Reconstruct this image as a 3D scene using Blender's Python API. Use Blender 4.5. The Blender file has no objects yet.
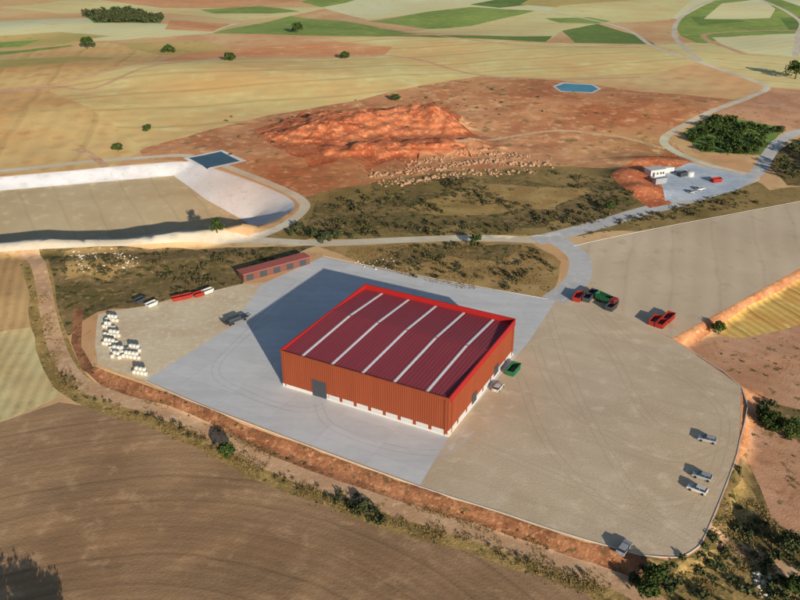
import bpy, math, random, time
import numpy as np
from mathutils import Vector, geometry
T0=time.time()
random.seed(7); rng=np.random.default_rng(7)
H=116.0; F=800.0; HH=405.0
SP=HH/math.hypot(F,HH); CP=F/math.hypot(F,HH)
SUN_EL=16.0; SUN_AZ=math.degrees(math.atan2(0.41,-0.913))
# ---------------------------------------------------------------- survey: photo measurement -> metres on the ground
def G(u,v,z=0.0):
    v=max(v,-88.0)
    a=(u-400)/F; b=(v-300)/F
    t=(H-z)/(SP+b*CP)
    return (a*t,(CP-b*SP)*t)
KR,KG,KB=0.69,0.68,0.64      # sunlit illumination level used to turn observed colours into base colours
def C(r,g,b,k=1.0):
    def l(c):
        c/=255.0
        return c/12.92 if c<0.04045 else ((c+0.055)/1.055)**2.4
    return (min(l(r)/KR*k,0.82),min(l(g)/KG*k,0.82),min(l(b)/KB*k,0.82))
# ---------------------------------------------------------------- noise
def vnoise(x,y,s=0.0):
    x=np.asarray(x,float); y=np.asarray(y,float)
    xi=np.floor(x); yi=np.floor(y); fx=x-xi; fy=y-yi
    fx=fx*fx*(3-2*fx); fy=fy*fy*(3-2*fy)
    def hs(a,b):
        q=np.sin(a*127.1+b*311.7+s*74.7)*43758.5453
        return q-np.floor(q)
    return (hs(xi,yi)*(1-fx)+hs(xi+1,yi)*fx)*(1-fy)+(hs(xi,yi+1)*(1-fx)+hs(xi+1,yi+1)*fx)*fy
def fbm(x,y,s=0,o=4):
    r=0;a=0.5;t=0
    for i in range(o):
        r=r+a*vnoise(x*2**i,y*2**i,s+i*3.1); t+=a; a*=0.5
    return r/t
def sstep(a,b,x):
    t=np.clip((x-a)/(b-a),0,1); return t*t*(3-2*t)
# ---------------------------------------------------------------- polygons
def pip(px,py,poly):
    res=np.zeros(px.shape,bool); n=len(poly)
    for i in range(n):
        x1,y1=poly[i]; x2,y2=poly[(i+1)%n]
        if y1==y2: continue
        c=((y1>py)!=(y2>py)) & (px<(x2-x1)*(py-y1)/(y2-y1)+x1)
        res^=c
    return res
def pdist(px,py,poly,closed=True):
    d=np.full(px.shape,1e9); n=len(poly)
    for i in range(n if closed else n-1):
        x1,y1=poly[i]; x2,y2=poly[(i+1)%n]
        dx,dy=x2-x1,y2-y1; L=dx*dx+dy*dy+1e-9
        t=np.clip(((px-x1)*dx+(py-y1)*dy)/L,0,1)
        d=np.minimum(d,np.hypot(px-x1-t*dx,py-y1-t*dy))
    return d
def catmull(p,closed=False,n=4):
    out=[];N=len(p)
    for i in range(N if closed else N-1):
        if closed: a,b,c,d=p[(i-1)%N],p[i],p[(i+1)%N],p[(i+2)%N]
        else: a,b,c,d=p[max(i-1,0)],p[i],p[i+1],p[min(i+2,N-1)]
        for k in range(n):
            t=k/n
            out.append(tuple(0.5*((2*b[j])+(-a[j]+c[j])*t+(2*a[j]-5*b[j]+4*c[j]-d[j])*t*t+(-a[j]+3*b[j]-3*c[j]+d[j])*t**3) for j in (0,1)))
    if not closed: out.append(p[-1])
    return out
def resample(p,closed=True,k=55.0,mn=2.0,jit=0.0):
    out=[];N=len(p)
    for i in range(N if closed else N-1):
        a=p[i];b=p[(i+1)%N]
        L=math.hypot(b[0]-a[0],b[1]-a[1]); D=math.hypot(a[0],a[1])
        n=max(1,min(60,int(L/max(mn,D/k))))
        for j in range(n):
            t=j/n; out.append((a[0]+(b[0]-a[0])*t,a[1]+(b[1]-a[1])*t))
    if not closed: out.append(p[-1])
    if jit>0:
        q=np.array(out); s=3.5+np.hypot(q[:,0],q[:,1])/60
        jx=(fbm(q[:,0]/s,q[:,1]/s,5,2)-.5)*2*jit; jy=(fbm(q[:,0]/s,q[:,1]/s,9,2)-.5)*2*jit
        out=[(a+b,c+d) for a,b,c,d in zip(q[:,0],jx,q[:,1],jy)]
    return out
def gp(pts,z=0): return [G(u,v,z) for u,v in pts]
def ribbon(p,w):
    L=[];R=[];n=len(p)
    for i in range(n):
        a=p[max(i-1,0)];b=p[min(i+1,n-1)]
        dx,dy=b[0]-a[0],b[1]-a[1]; l=math.hypot(dx,dy)+1e-9
        nx,ny=-dy/l*w/2,dx/l*w/2
        L.append((p[i][0]+nx,p[i][1]+ny)); R.append((p[i][0]-nx,p[i][1]-ny))
    return L+R[::-1]

# ---------------------------------------------------------------- materials
def newmat(name):
    m=bpy.data.materials.new(name); m.use_nodes=True
    nt=m.node_tree; b=nt.nodes['Principled BSDF']
    b.inputs['Roughness'].default_value=0.95
    b.inputs['Specular IOR Level'].default_value=0.12
    return m,nt,b
def rgba(c): return (c[0],c[1],c[2],1)
def mth(nt,op,a,b=None,c=None,clamp=False):
    n=nt.nodes.new('ShaderNodeMath'); n.operation=op; n.use_clamp=clamp
    for i,x in enumerate((a,b,c)):
        if x is None: continue
        if isinstance(x,(int,float)): n.inputs[i].default_value=x
        else: nt.links.new(x,n.inputs[i])
    return n.outputs[0]
def noise(nt,vec,scale,detail=4,rough=0.6,dist=0):
    n=nt.nodes.new('ShaderNodeTexNoise'); n.inputs['Scale'].default_value=scale
    n.inputs['Detail'].default_value=detail; n.inputs['Roughness'].default_value=rough; n.inputs['Distortion'].default_value=dist
    nt.links.new(vec,n.inputs['Vector']); return n.outputs['Fac']
def ramp(nt,fac,lo,hi):
    n=nt.nodes.new('ShaderNodeMapRange'); n.interpolation_type='SMOOTHSTEP'
    n.inputs['From Min'].default_value=lo; n.inputs['From Max'].default_value=hi
    nt.links.new(fac,n.inputs['Value']); return n.outputs['Result']
def mix(nt,fac,a,b):
    n=nt.nodes.new('ShaderNodeMix'); n.data_type='RGBA'
    if isinstance(fac,(int,float)): n.inputs[0].default_value=fac
    else: nt.links.new(fac,n.inputs[0])
    for i,x in ((6,a),(7,b)):
        if isinstance(x,tuple): n.inputs[i].default_value=rgba(x)
        else: nt.links.new(x,n.inputs[i])
    return n.outputs[2]
def gmat(name,c1,c2,c3=None,L=40,fine=0.3,med=0.2,stripe=None,lines=None,rings=None,bump=0.3,rough=0.95,spots=None,wob=1.5,tint=True,spec=0.12):
    """natural / paved surface: three scales of noise in world metres, optional tractor stripes"""
    m,nt,b=newmat(name); b.inputs['Specular IOR Level'].default_value=spec
    geo=nt.nodes.new('ShaderNodeNewGeometry'); pos=geo.outputs['Position']
    n1=noise(nt,pos,1/L,3,0.55,0.5); n2=noise(nt,pos,1/(L*0.16),4,0.65,0.2); n3=noise(nt,pos,1.6,3,0.7)
    col=mix(nt,ramp(nt,n1,0.34,0.66),c1,c2)
    if c3 is not None: col=mix(nt,ramp(nt,n2,0.50,0.74),col,c3)
    if spots is not None:
        n4=noise(nt,pos,spots[1],3,0.6); col=mix(nt,ramp(nt,n4,spots[2],spots[2]+0.08),col,spots[0])
    f=mth(nt,'ADD',1-med/2-fine/2,mth(nt,'ADD',mth(nt,'MULTIPLY',n2,med),mth(nt,'MULTIPLY',n3,fine)))
    if stripe or lines:
        sep=nt.nodes.new('ShaderNodeSeparateXYZ'); nt.links.new(pos,sep.inputs[0])
    def coord(ang,per,ring):
        if ring:
            t=mth(nt,'SQRT',mth(nt,'ADD',mth(nt,'POWER',mth(nt,'ABSOLUTE',mth(nt,'SUBTRACT',sep.outputs[0],ring[0])),2.0),
               mth(nt,'POWER',mth(nt,'ABSOLUTE',mth(nt,'SUBTRACT',sep.outputs[1],ring[1])),2.0)))
        else:
            t=mth(nt,'ADD',mth(nt,'MULTIPLY',sep.outputs[0],math.cos(ang)),mth(nt,'MULTIPLY',sep.outputs[1],math.sin(ang)))
        t=mth(nt,'ADD',t,mth(nt,'MULTIPLY',n1,wob*2*L/12))
        return mth(nt,'SINE',mth(nt,'MULTIPLY',t,2*math.pi/per))
    if stripe:
        ang,per,s=stripe; sn=coord(ang,per,rings)
        amp=mth(nt,'MULTIPLY',sn,mth(nt,'MULTIPLY',n2,s*2))
        f=mth(nt,'MULTIPLY',f,mth(nt,'ADD',1.0,amp))
    if lines:
        ang,per,s=lines; sn=coord(ang,per,rings)
        f=mth(nt,'MULTIPLY',f,mth(nt,'SUBTRACT',1.0,mth(nt,'MULTIPLY',ramp(nt,sn,0.93,1.0),mth(nt,'MULTIPLY',n2,2*s))))
    vm=nt.nodes.new('ShaderNodeVectorMath'); vm.operation='SCALE'
    nt.links.new(col,vm.inputs[0]); nt.links.new(f,vm.inputs['Scale']); out=vm.outputs[0]
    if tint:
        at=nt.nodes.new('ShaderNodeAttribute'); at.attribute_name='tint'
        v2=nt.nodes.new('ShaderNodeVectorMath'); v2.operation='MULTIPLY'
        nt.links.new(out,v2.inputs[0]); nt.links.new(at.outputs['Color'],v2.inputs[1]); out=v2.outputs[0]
    nt.links.new(out,b.inputs['Base Color']); b.inputs['Roughness'].default_value=rough
    if bump>0:
        bp=nt.nodes.new('ShaderNodeBump'); bp.inputs['Strength'].default_value=bump; bp.inputs['Distance'].default_value=0.25
        nt.links.new(n3,bp.inputs['Height']); nt.links.new(bp.outputs[0],b.inputs['Normal'])
    return m
def smat(name,c,var=0.15,rough=0.6,scale=0.6,metal=0,spec=0.3,streak=False):
    m,nt,b=newmat(name); tc=nt.nodes.new('ShaderNodeTexCoord'); vec=tc.outputs['Object']
    if streak:
        mp=nt.nodes.new('ShaderNodeMapping'); mp.inputs['Scale'].default_value=(1,1,0.12) if streak=='z' else (1,0.12,1); nt.links.new(vec,mp.inputs['Vector']); vec=mp.outputs[0]
    n=noise(nt,vec,scale,5,0.65)
    f=mth(nt,'ADD',1-var,mth(nt,'MULTIPLY',n,2*var))
    vm=nt.nodes.new('ShaderNodeVectorMath'); vm.operation='SCALE'; vm.inputs[0].default_value=c
    nt.links.new(f,vm.inputs['Scale']); nt.links.new(vm.outputs[0],b.inputs['Base Color'])
    b.inputs['Roughness'].default_value=rough; b.inputs['Metallic'].default_value=metal; b.inputs['Specular IOR Level'].default_value=spec
    return m
def leafmat(name,c1,c2):
    m,nt,b=newmat(name); geo=nt.nodes.new('ShaderNodeNewGeometry')
    n=noise(nt,geo.outputs['Position'],0.9,1,0.6)
    isl=geo.outputs['Random Per Island']
    f=mth(nt,'ADD',mth(nt,'MULTIPLY',n,0.6),mth(nt,'MULTIPLY',isl,0.4))
    nt.links.new(mix(nt,ramp(nt,f,0.25,0.75),c1,c2),b.inputs['Base Color'])
    b.inputs['Roughness'].default_value=0.8
    return m

M={}
M['ground']=gmat('dry_soil',C(208,166,118),C(190,144,100),C(172,128,88),L=60)
M['straw']=gmat('straw',C(228,190,132),C(220,178,120),C(208,164,110),L=120,stripe=(1.2,11,0.03),lines=(1.2,33,0.12),bump=0.15,med=.14)
M['straw_b']=gmat('straw_rolling',C(222,178,118),C(210,164,106),C(228,188,130),L=140,stripe=(1.9,12,0.03),lines=(1.9,36,0.16),bump=0.15,med=.16)
M['straw_c']=gmat('straw_pale',C(232,202,152),C(224,190,138),C(212,176,124),L=120,stripe=(2.2,12,0.03),bump=0.15,med=.14)
M['tan']=gmat('tan_fallow',C(216,170,118),C(204,154,104),C(192,142,96),L=120,stripe=(2.6,12,0.03),bump=0.2,med=.18)
M['tan_l']=gmat('tan_fallow_left',C(214,172,114),C(200,154,98),C(184,138,86),L=80,stripe=(0.2,10,0.03),lines=(0.2,40,0.14),bump=0.2,med=.2)
M['green']=gmat('green_crop',C(132,148,74),C(116,134,66),C(152,154,84),L=60,stripe=(0.6,10,0.04),bump=0.2)
M['green_d']=gmat('dark_green_crop',C(104,124,62),C(92,112,56),C(118,132,68),L=50,bump=0.2)
M['olive']=gmat('olive_fallow',C(168,154,90),C(188,160,100),C(150,142,80),L=60,bump=0.2)
M['rustf']=gmat('rust_fallow',C(204,148,102),C(192,132,88),C(210,160,114),L=70,bump=0.2,stripe=(2.0,12,.03))
M['redhill']=gmat('excavated_clay',C(192,116,76,.85),C(170,90,56,.85),C(206,152,110,.85),L=12,fine=0.5,med=0.6,bump=0.9)
M['brown']=gmat('brown_soil',C(186,134,92),C(166,108,72),C(202,158,114),L=36,fine=0.3,med=0.45,bump=0.4,spots=(C(136,108,68),0.12,0.58))
M['scrub']=gmat('scrubland',C(150,124,78),C(116,98,56),C(94,86,46),L=22,fine=0.5,med=0.55,bump=0.6,spots=(C(84,82,42),0.35,0.60))
M['knoll']=gmat('dry_knoll_grass',C(168,138,88),C(146,116,70),C(124,106,62),L=12,fine=0.5,med=0.5,bump=0.7,spots=(C(94,86,48),0.4,0.60))
M['scrub_d']=gmat('dark_scrub',C(124,102,66),C(96,84,48),C(148,122,82),L=16,fine=0.5,med=0.6,bump=0.7,spots=(C(66,68,34),0.3,0.55))
M['verge']=gmat('dry_grass',C(160,132,80),C(126,104,60),C(180,150,94),L=9,fine=0.6,med=0.5,bump=0.6,spots=(C(86,84,44),0.5,0.58))
rc=(-50.0,48.0)
M['plough']=gmat('harrowed_field',C(158,126,92,.9),C(140,110,79,.9),C(170,138,102,.9),L=38,fine=0.3,med=0.25,stripe=(0,2.4,0.06),lines=(0,8,0.16),rings=rc,bump=0.4,wob=0.5)
M['stub']=gmat('stubble_field',C(196,178,126),C(182,158,108),C(170,146,96),L=30,stripe=(0.15,3.2,0.10),bump=0.3,wob=.4)
M['stub2']=gmat('stubble_field_tan',C(186,152,102),C(170,134,88),C(154,124,80),L=30,stripe=(0.3,3.2,0.09),bump=0.3,wob=.4)
M['gold']=gmat('golden_stubble',C(210,162,88),C(194,142,76),C(218,176,108),L=25,stripe=(0.35,3.0,0.14),lines=(0.35,12,0.3),bump=0.3,wob=.6)
M['pink']=gmat('pinkish_fallow',C(188,144,110),C(170,124,90),C(156,112,80),L=25,fine=0.4,med=0.4,bump=0.4,stripe=(0.9,5,0.04),spots=(C(126,102,64),0.3,0.60))
M['bank']=gmat('clay_embankment',C(150,102,70),C(120,78,52),C(172,126,88),L=7,fine=0.6,med=0.6,bump=0.8,spots=(C(98,80,50),0.6,0.58))
M['bank_o']=gmat('orange_embankment',C(206,146,100,.88),C(188,122,80,.88),C(216,168,120,.88),L=10,fine=0.4,med=0.45,bump=0.7)
M['track']=gmat('dirt_track',C(190,154,116),C(176,138,102),C(200,168,130),L=14,fine=0.3,med=0.3,bump=0.3)
M['gravroad']=gmat('gravel_road',C(200,186,162),C(186,172,146),C(174,158,132),L=20,fine=0.2,med=0.2,bump=0.2)
M['asph']=gmat('paved_road',C(176,172,164),C(162,159,152),C(184,179,169),L=18,fine=0.15,med=0.2,bump=0.1)
M['lot']=gmat('compacted_gravel',C(184,165,136),C(175,155,125),C(191,173,145),L=30,fine=0.22,med=0.14,stripe=(0.9,7,0.02),lines=(1.08,13,0.05),bump=0.2,wob=.8)
M['lotmark']=gmat('tyre_worn_gravel',C(177,158,130),C(169,149,120),C(183,165,137),L=30,fine=0.22,med=0.14,bump=0.2)
M['lot2']=gmat('compacted_gravel_upper',C(188,169,140),C(178,158,129),C(170,150,122),L=46,fine=0.18,med=0.15,stripe=(-0.35,8,0.03),lines=(-0.3,15,0.06),bump=0.2,wob=.8)
M['pad']=gmat('limestone_gravel',C(202,181,148),C(190,167,134),C(212,193,162),L=12,fine=0.3,med=0.25,bump=0.4)
M['floor']=gmat('basin_floor',C(180,162,126,.9),C(170,150,114,.9),C(188,170,134,.9),L=40,fine=0.2,med=0.15,lines=(0.5,14,0.08),bump=0.2,wob=.8)
M['liner']=gmat('concrete_liner',C(208,206,202,.88),C(196,194,190,.88),C(184,180,174,.88),L=20,fine=0.15,med=0.25,bump=0.1)
M['water_t']=gmat('turquoise_water',C(40,124,146),C(34,112,136),L=20,fine=0.05,med=0.1,bump=0.0,rough=0.35,spec=.2)
M['water_d']=gmat('dark_water',C(52,80,92),C(44,70,82),L=20,fine=0.05,med=0.1,bump=0.0,rough=0.4,spec=.2)
M['bluepad']=gmat('lined_yard',C(168,174,176),C(152,160,166),C(178,183,182),L=10,fine=0.12,med=0.25,bump=0.1)
TH=math.radians(-27.7)
def apron_mat(name='concrete_slabs',dk=1.0):
    m,nt,b=newmat(name); geo=nt.nodes.new('ShaderNodeNewGeometry')
    mp=nt.nodes.new('ShaderNodeMapping'); mp.inputs['Rotation'].default_value=(0,0,-TH); nt.links.new(geo.outputs['Position'],mp.inputs['Vector'])
    br=nt.nodes.new('ShaderNodeTexBrick'); br.offset=0.0
    br.inputs['Scale'].default_value=1.0; br.inputs['Brick Width'].default_value=15.0; br.inputs['Row Height'].default_value=5.0
    br.inputs['Mortar Size'].default_value=0.05; br.inputs['Mortar Smooth'].default_value=0.5
    br.inputs['Color1'].default_value=rgba(C(178,176,170,dk)); br.inputs['Color2'].default_value=rgba(C(185,183,177,dk)); br.inputs['Mortar'].default_value=rgba(C(162,160,155,dk))
    nt.links.new(mp.outputs[0],br.inputs['Vector'])
    n1=noise(nt,geo.outputs['Position'],0.06,4,0.65,0.8); n2=noise(nt,geo.outputs['Position'],0.5,4,0.7)
    f=mth(nt,'ADD',0.76,mth(nt,'ADD',mth(nt,'MULTIPLY',n1,0.32),mth(nt,'MULTIPLY',n2,0.16)))
    mp2=nt.nodes.new('ShaderNodeMapping'); mp2.inputs['Rotation'].default_value=(0,0,-TH); mp2.inputs['Scale'].default_value=(0.02,0.4,1)
    nt.links.new(geo.outputs['Position'],mp2.inputs['Vector']); n3=noise(nt,mp2.outputs[0],1.0,3,0.6)
    f=mth(nt,'MULTIPLY',f,mth(nt,'ADD',0.88,mth(nt,'MULTIPLY',n3,0.24)))
    vm=nt.nodes.new('ShaderNodeVectorMath'); vm.operation='SCALE'; nt.links.new(br.outputs[0],vm.inputs[0]); nt.links.new(f,vm.inputs['Scale'])
    nt.links.new(vm.outputs[0],b.inputs['Base Color']); b.inputs['Roughness'].default_value=0.8
    return m
M['apron']=apron_mat(); M['apronmark']=apron_mat('tyre_worn_concrete',0.9)

# ---------------------------------------------------------------- terrain height
ZL=-2.0
SITE=gp([(85,312),(93,345),(98,365),(146,383),(200,404),(300,442),(420,486),(560,532),(640,555),(680,557),(700,542),(727,480),(739,440),(741,387),(672,340),(820,256),(820,198),(640,230),(535,236),(400,238),(320,246),(240,270)])
RIMPX=[(-320,258),(-100,254),(0,249),(100,246),(200,240),(258,227),(288,213),(295,205),(282,194),(240,177),(200,165),(172,162),(0,177),(-320,205)]
RIM=catmull(gp(RIMPX),True,3)
FARR=gp([(-400,212),(-320,205),(0,177),(172,162)])
NEARR=gp([(-320,258),(-100,254),(0,249),(100,246),(200,240),(243,231)])
FLOOR=resample(gp([(-320,268),(-100,264),(0,260),(100,257)],-12.5)+gp([(185,251)],-12)+gp([(238,229)],-10)+gp([(247,216)],-8)+gp([(205,194),(174,177)],-5)+gp([(160,176),(0,190),(-320,219)],-4.0),True,40,4)
HILLS=[ # u,v,rx(m),ry(m),height
 (345,134,22,16,6),(318,126,20,14,5),(370,124,20,16,6),(418,122,20,14,8),(440,128,14,12,6),(296,136,18,10,3.5),(456,148,24,12,3.5),(395,150,26,10,3),(365,152,22,9,2.5),
 (470,262,30,20,3.0),(520,266,24,18,3.0),(400,262,30,14,1.2),
 (628,178,9,12,3.5),(642,192,12,7,2.5),(650,163,16,6,2.5),(90,262,22,10,2.0),(210,262,26,8,1.2),
 (120,75,130,60,5),(240,85,160,50,4.5),(30,120,90,50,5),(560,60,180,70,3),(620,120,90,50,3),(500,100,80,40,2.5),
 (760,120,60,50,3),(340,40,200,60,4),(100,30,200,60,4)]
HW=[(G(u,v),rx,ry,h) for u,v,rx,ry,h in HILLS]
SHADOW_BUMPS=[(G(150,244),7,1.3),(G(186,241.5),8,2.0),(G(40,248),12,0.9),(G(228,235),7,1.0)]  # humps added along the dyke crest to shape the shadow in the basin
def height(x,y):
    x=np.asarray(x,float); y=np.asarray(y,float)
    ds=pdist(x,y,SITE); ins=pip(x,y,SITE); ds=np.where(ins,0,ds)
    dr=pdist(x,y,RIM); ri=pip(x,y,RIM)
    outd=np.where(ri,0,np.minimum(ds,dr))
    front=1-sstep(200,240,y)
    right=sstep(55,75,x)*(1-sstep(230,300,y))
    w=np.maximum(front,right*1.0)
    z=ZL*sstep(0.3,4.0,ds)*w
    amp=sstep(12,150,outd)
    z=z+amp*((fbm(x/190+3.3,y/190+1.7,1,2)-.5)*7+(fbm(x/60,y/60,4,2)-.5)*1.2)
    z=z+sstep(4,30,outd)*(fbm(x/11,y/11,8,3)-.5)*0.7*(1-sstep(450,800,y))
    hh=np.zeros_like(z); near=sstep(0,22,outd)
    for i,(c,rx,ry,h) in enumerate(HW):
        e=np.exp(-(((x-c[0])/rx)**2+((y-c[1])/ry)**2))
        if i<9: hh=hh+h*e
        else: z=z+h*e*(near if rx>28 or i in (15,16) else np.where(ins,0,1))
    wn=hh+1.8*(fbm(x/9,y/9,12,3)-.5)*np.clip(hh,0,2)
    st=2.0; k=np.floor(wn/st); fr=wn/st-k
    ter=(k+sstep(0.55,1.0,fr))*st
    rid=1-2*np.abs(fbm(x/10+y/30,y/16,17,3)-.5)
    z=z+np.where(hh>0.15,0.45*wn+0.55*ter+(rid-0.8)*2.6*np.clip(hh/3,0,1),hh)
    far=sstep(1300,3500,np.hypot(x,y)); z=z*(1-far*0.3)+far*(fbm(x/700,y/700,2,3)-.4)*60
    # basin; near-side dyke raised and humped to throw shade on the floor
    dn=pdist(x,y,NEARR,False)
    dh=2.5+1.2*(fbm(x/16,x/50,31,2)-.5)
    for c,r,h in SHADOW_BUMPS: dh=dh+h*np.exp(-((x-c[0])/r)**2)
    z=z+dh*(1-sstep(1.5,9,dn))*np.where(ins,0,1)
    fi=pip(x,y,FLOOR); df=np.where(fi,0,pdist(x,y,FLOOR))
    dep=3.9+9.0*np.clip(pdist(x,y,FARR,False)/82,0,1)**1.25  # floor sunk deeper on the near side so the shadow reaches further
    fr=dr/(dr+df+1e-6)
    z=np.where(ri,-dep*fr+np.clip(z,0,9)*np.clip(1-dr/5,0,1),z)
    return z

# ---------------------------------------------------------------- regions
REG=[]
def region(name,mat,px,z=0,jit=0.0,smooth=False):
    p=gp(px,z)
    if smooth: p=catmull(p,True,3)
    REG.append((name,mat,resample(p,True,jit=jit)))
def road(name,mat,px,w,z=0,jit=0.0):
    p=catmull(gp(px,z),False,4); p=resample(p,False,k=45,mn=3)
    r=ribbon(p,w)
    if jit>0: r=resample(r,True,k=40,mn=3,jit=jit)
    REG.append((name,mat,r))
def tyres(mat,px,off=0.0):
    p=catmull(gp(px),False,5)
    for s in (-1.0,1.0):
        q=ribbon(p,2*abs(s)); n=len(p); line=q[:n] if s>0 else q[n:][::-1]
        REG.append(('tyre_marks',mat,ribbon(line,0.45)))
# --- far fields
region('tan_field','tan',[(-400,-60),(300,-60),(330,8),(290,17),(213,40),(110,45),(0,56),(-400,70)])
region('straw_field','straw_c',[(300,-60),(1200,-60),(1200,30),(800,36),(690,20),(600,16),(540,12),(470,6),(370,20),(320,8)])
region('pale_field','straw',[(0,8),(60,2),(150,0),(250,8),(330,8),(290,17),(240,22),(170,14),(60,14)],jit=2)
region('straw_field','straw_c',[(-50,22),(80,20),(165,30),(240,26),(213,40),(110,45),(0,44)],jit=2)
region('green_field','olive',[(-50,39),(60,36),(112,41),(60,47),(-50,51)],jit=1.5)
region('green_field','green',[(-60,44),(0,42),(40,42),(20,47),(-60,49)],jit=1.5)
region('green_field','green',[(-60,53),(20,51),(70,48),(90,52),(20,58),(-60,62)],jit=2)
region('red_field','rustf',[(100,2),(200,-5),(300,-8),(300,2),(230,8),(160,8)],jit=2)
region('red_field','rustf',[(170,24),(232,27),(215,38),(165,36)],jit=2)
region('olive_grove_ground','green_d',[(82,13),(125,8),(165,20),(160,29),(95,29)],jit=2)
region('green_field','green',[(200,10),(260,6),(300,12),(270,15),(215,15)],jit=1)
region('green_field','green',[(213,40),(250,28),(290,17),(345,22),(400,34),(420,39),(380,43),(300,42)],jit=1)
region('green_field','green',[(368,22),(430,11),(472,6),(535,10),(470,25),(430,29)],jit=1)
region('straw_field','straw',[(430,29),(470,25),(535,10),(600,22),(560,32),(552,40),(400,36)],jit=1)
region('straw_field','straw_c',[(330,10),(400,-6),(440,-2),(465,5),(430,10),(368,20)],jit=1)
region('green_field','green',[(300,2),(330,-4),(380,-6),(345,4),(322,8)],jit=1)
region('green_field','green_d',[(470,4),(500,-2),(560,-3),(545,3),(500,7)],jit=1)
region('green_field','olive',[(540,-6),(640,-8),(700,-12),(640,4),(560,8),(520,4)],jit=1)
region('straw_field','straw',[(560,6),(640,2),(700,-4),(670,20),(600,22),(545,12)],jit=1)
region('green_field','green_d',[(380,42),(552,38),(545,45),(420,43)],jit=1)
region('green_field','green',[(545,17),(590,16),(612,20),(596,23),(560,22)],jit=1)
region('green_field','green_d',[(562,31),(598,23),(640,36),(655,46),(575,46)],jit=1)
region('green_field','green',[(675,22),(715,2),(765,-4),(800,8),(830,20),(830,34),(740,36),(700,46),(680,36)],jit=1)
region('green_field','green_d',[(690,18),(730,17),(745,22),(700,26)],jit=0.6)
region('green_field','green_d',[(780,18),(830,14),(830,34),(790,30)],jit=0.6)
region('straw_field','straw_c',[(704,20),(722,5),(760,0),(775,10),(770,18),(735,20)],jit=0.6)
region('straw_field','straw_c',[(712,38),(795,34),(800,58),(748,56),(722,46)],jit=0.6)
region('straw_field','straw_b',[(330,44),(420,43),(545,46),(655,48),(700,64),(640,80),(560,82),(480,80),(395,66),(360,56)],jit=1)
region('straw_field','straw',[(655,47),(690,44),(722,46),(748,57),(830,58),(1100,70),(1100,130),(830,90),(765,88),(705,66)],jit=1)
region('tan_field','tan_l',[(-400,70),(0,56),(110,46),(160,58),(150,72),(60,92),(-400,118)],jit=2)
region('olive_field','olive',[(118,47),(200,46),(245,56),(215,62),(160,60)],jit=2.5)
region('olive_field','olive',[(0,64),(80,60),(120,66),(60,72),(0,76)],jit=3)
region('red_field','rustf',[(190,58),(240,54),(330,47),(392,53),(385,60),(300,62),(215,67),(150,76)],jit=2.5)
region('brown_field','tan',[(60,92),(150,74),(190,72),(150,88),(90,98)],jit=3)
region('wheat_field','straw_b',[(48,98),(150,76),(250,67),(390,61),(480,80),(350,105),(270,116),(140,150),(95,120)],jit=1.5)
region('tan_field','tan_l',[(-400,118),(48,98),(95,120),(145,150),(110,168),(0,174),(-400,190)],jit=1.5)
region('tan_field','tan',[(480,80),(560,82),(640,80),(700,64),(765,89),(735,104),(640,96),(560,86)],jit=2)
region('brown_soil','brown',[(270,116),(350,105),(480,81),(560,84),(640,96),(735,104),(672,140),(690,165),(640,172),(540,168),(400,178),(300,198),(238,170),(150,158),(142,150)],jit=3)
region('clay_hill','redhill',[(262,130),(284,120),(296,114),(316,118),(330,112),(350,116),(362,110),(390,118),(405,110),(426,111),(444,110),(466,122),(460,130),(482,142),(460,146),(470,160),(430,154),(404,166),(390,158),(368,172),(348,156),(336,162),(316,168),(296,148),(276,150)],jit=9)
region('brown_soil','pink',[(735,104),(765,89),(830,92),(1100,130),(1100,200),(830,136),(790,132),(712,122)],jit=1.5)
region('scrubland','scrub',[(300,198),(400,176),(540,166),(640,172),(690,165),(745,176),(770,190),(1000,178),(1000,210),(800,204),(640,231),(535,238),(400,240),(300,242),(260,238),(300,216),(308,205)],jit=4)
region('dark_scrubland','scrub_d',[(320,202),(360,204),(400,186),(450,190),(520,180),(560,188),(640,182),(655,195),(600,218),(540,228),(480,222),(420,228),(340,236),(310,228)],jit=8)
region('dry_grass_patch','knoll',[(430,194),(480,184),(540,188),(600,192),(560,214),(520,208),(460,216),(410,206)],jit=8)
region('orchard_ground','green_d',[(683,137),(712,122),(785,132),(762,156),(700,153)],jit=2)
region('roadside_grass','scrub_d',[(762,160),(800,140),(900,150),(900,190),(790,186)],jit=2)
# --- around the site
region('scrubland','scrub_d',[(40,252),(120,250),(320,246),(250,268),(240,286),(170,300),(96,312),(66,330),(48,300)],jit=2)
region('scrubland','knoll',[(62,258),(84,254),(110,252),(130,258),(150,264),(128,272),(110,282),(90,276),(70,282)],jit=6)
region('dry_knoll','knoll',[(320,248),(400,243),(470,240),(535,244),(560,262),(556,285),(545,297),(440,290),(400,276)],jit=1.5)
region('dark_scrubland','scrub_d',[(400,250),(470,243),(528,246),(500,258),(450,256),(410,266),(360,262)],jit=4)
region('stubble_field','stub2',[(-400,268),(0,256),(28,264),(38,300),(42,330),(0,334),(-400,350)],z=ZL*.5)
region('stubble_field','stub',[(-400,350),(0,332),(42,328),(50,372),(62,396),(0,424),(-400,560)],z=ZL)
region('ploughed_field','plough',[(-500,520),(0,424),(58,402),(100,408),(160,426),(215,454),(270,480),(330,501),(400,523),(470,546),(540,570),(620,600),(760,680),(900,900),(-600,900)],z=ZL,jit=1.0)
road('dry_grass_verge','verge',[(36,268),(44,300),(53,345),(70,382),(105,402),(160,418),(215,443),(270,471),(330,493),(400,516),(470,538),(540,562),(590,579),(640,600),(700,640)],8.5,z=ZL,jit=1.8)
region('fallow_ground','pink',[(676,340),(740,336),(800,324),(1200,300),(1200,900),(760,680),(640,600),(600,560),(690,556),(727,480),(742,440),(744,387)],z=ZL,jit=1)
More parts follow.
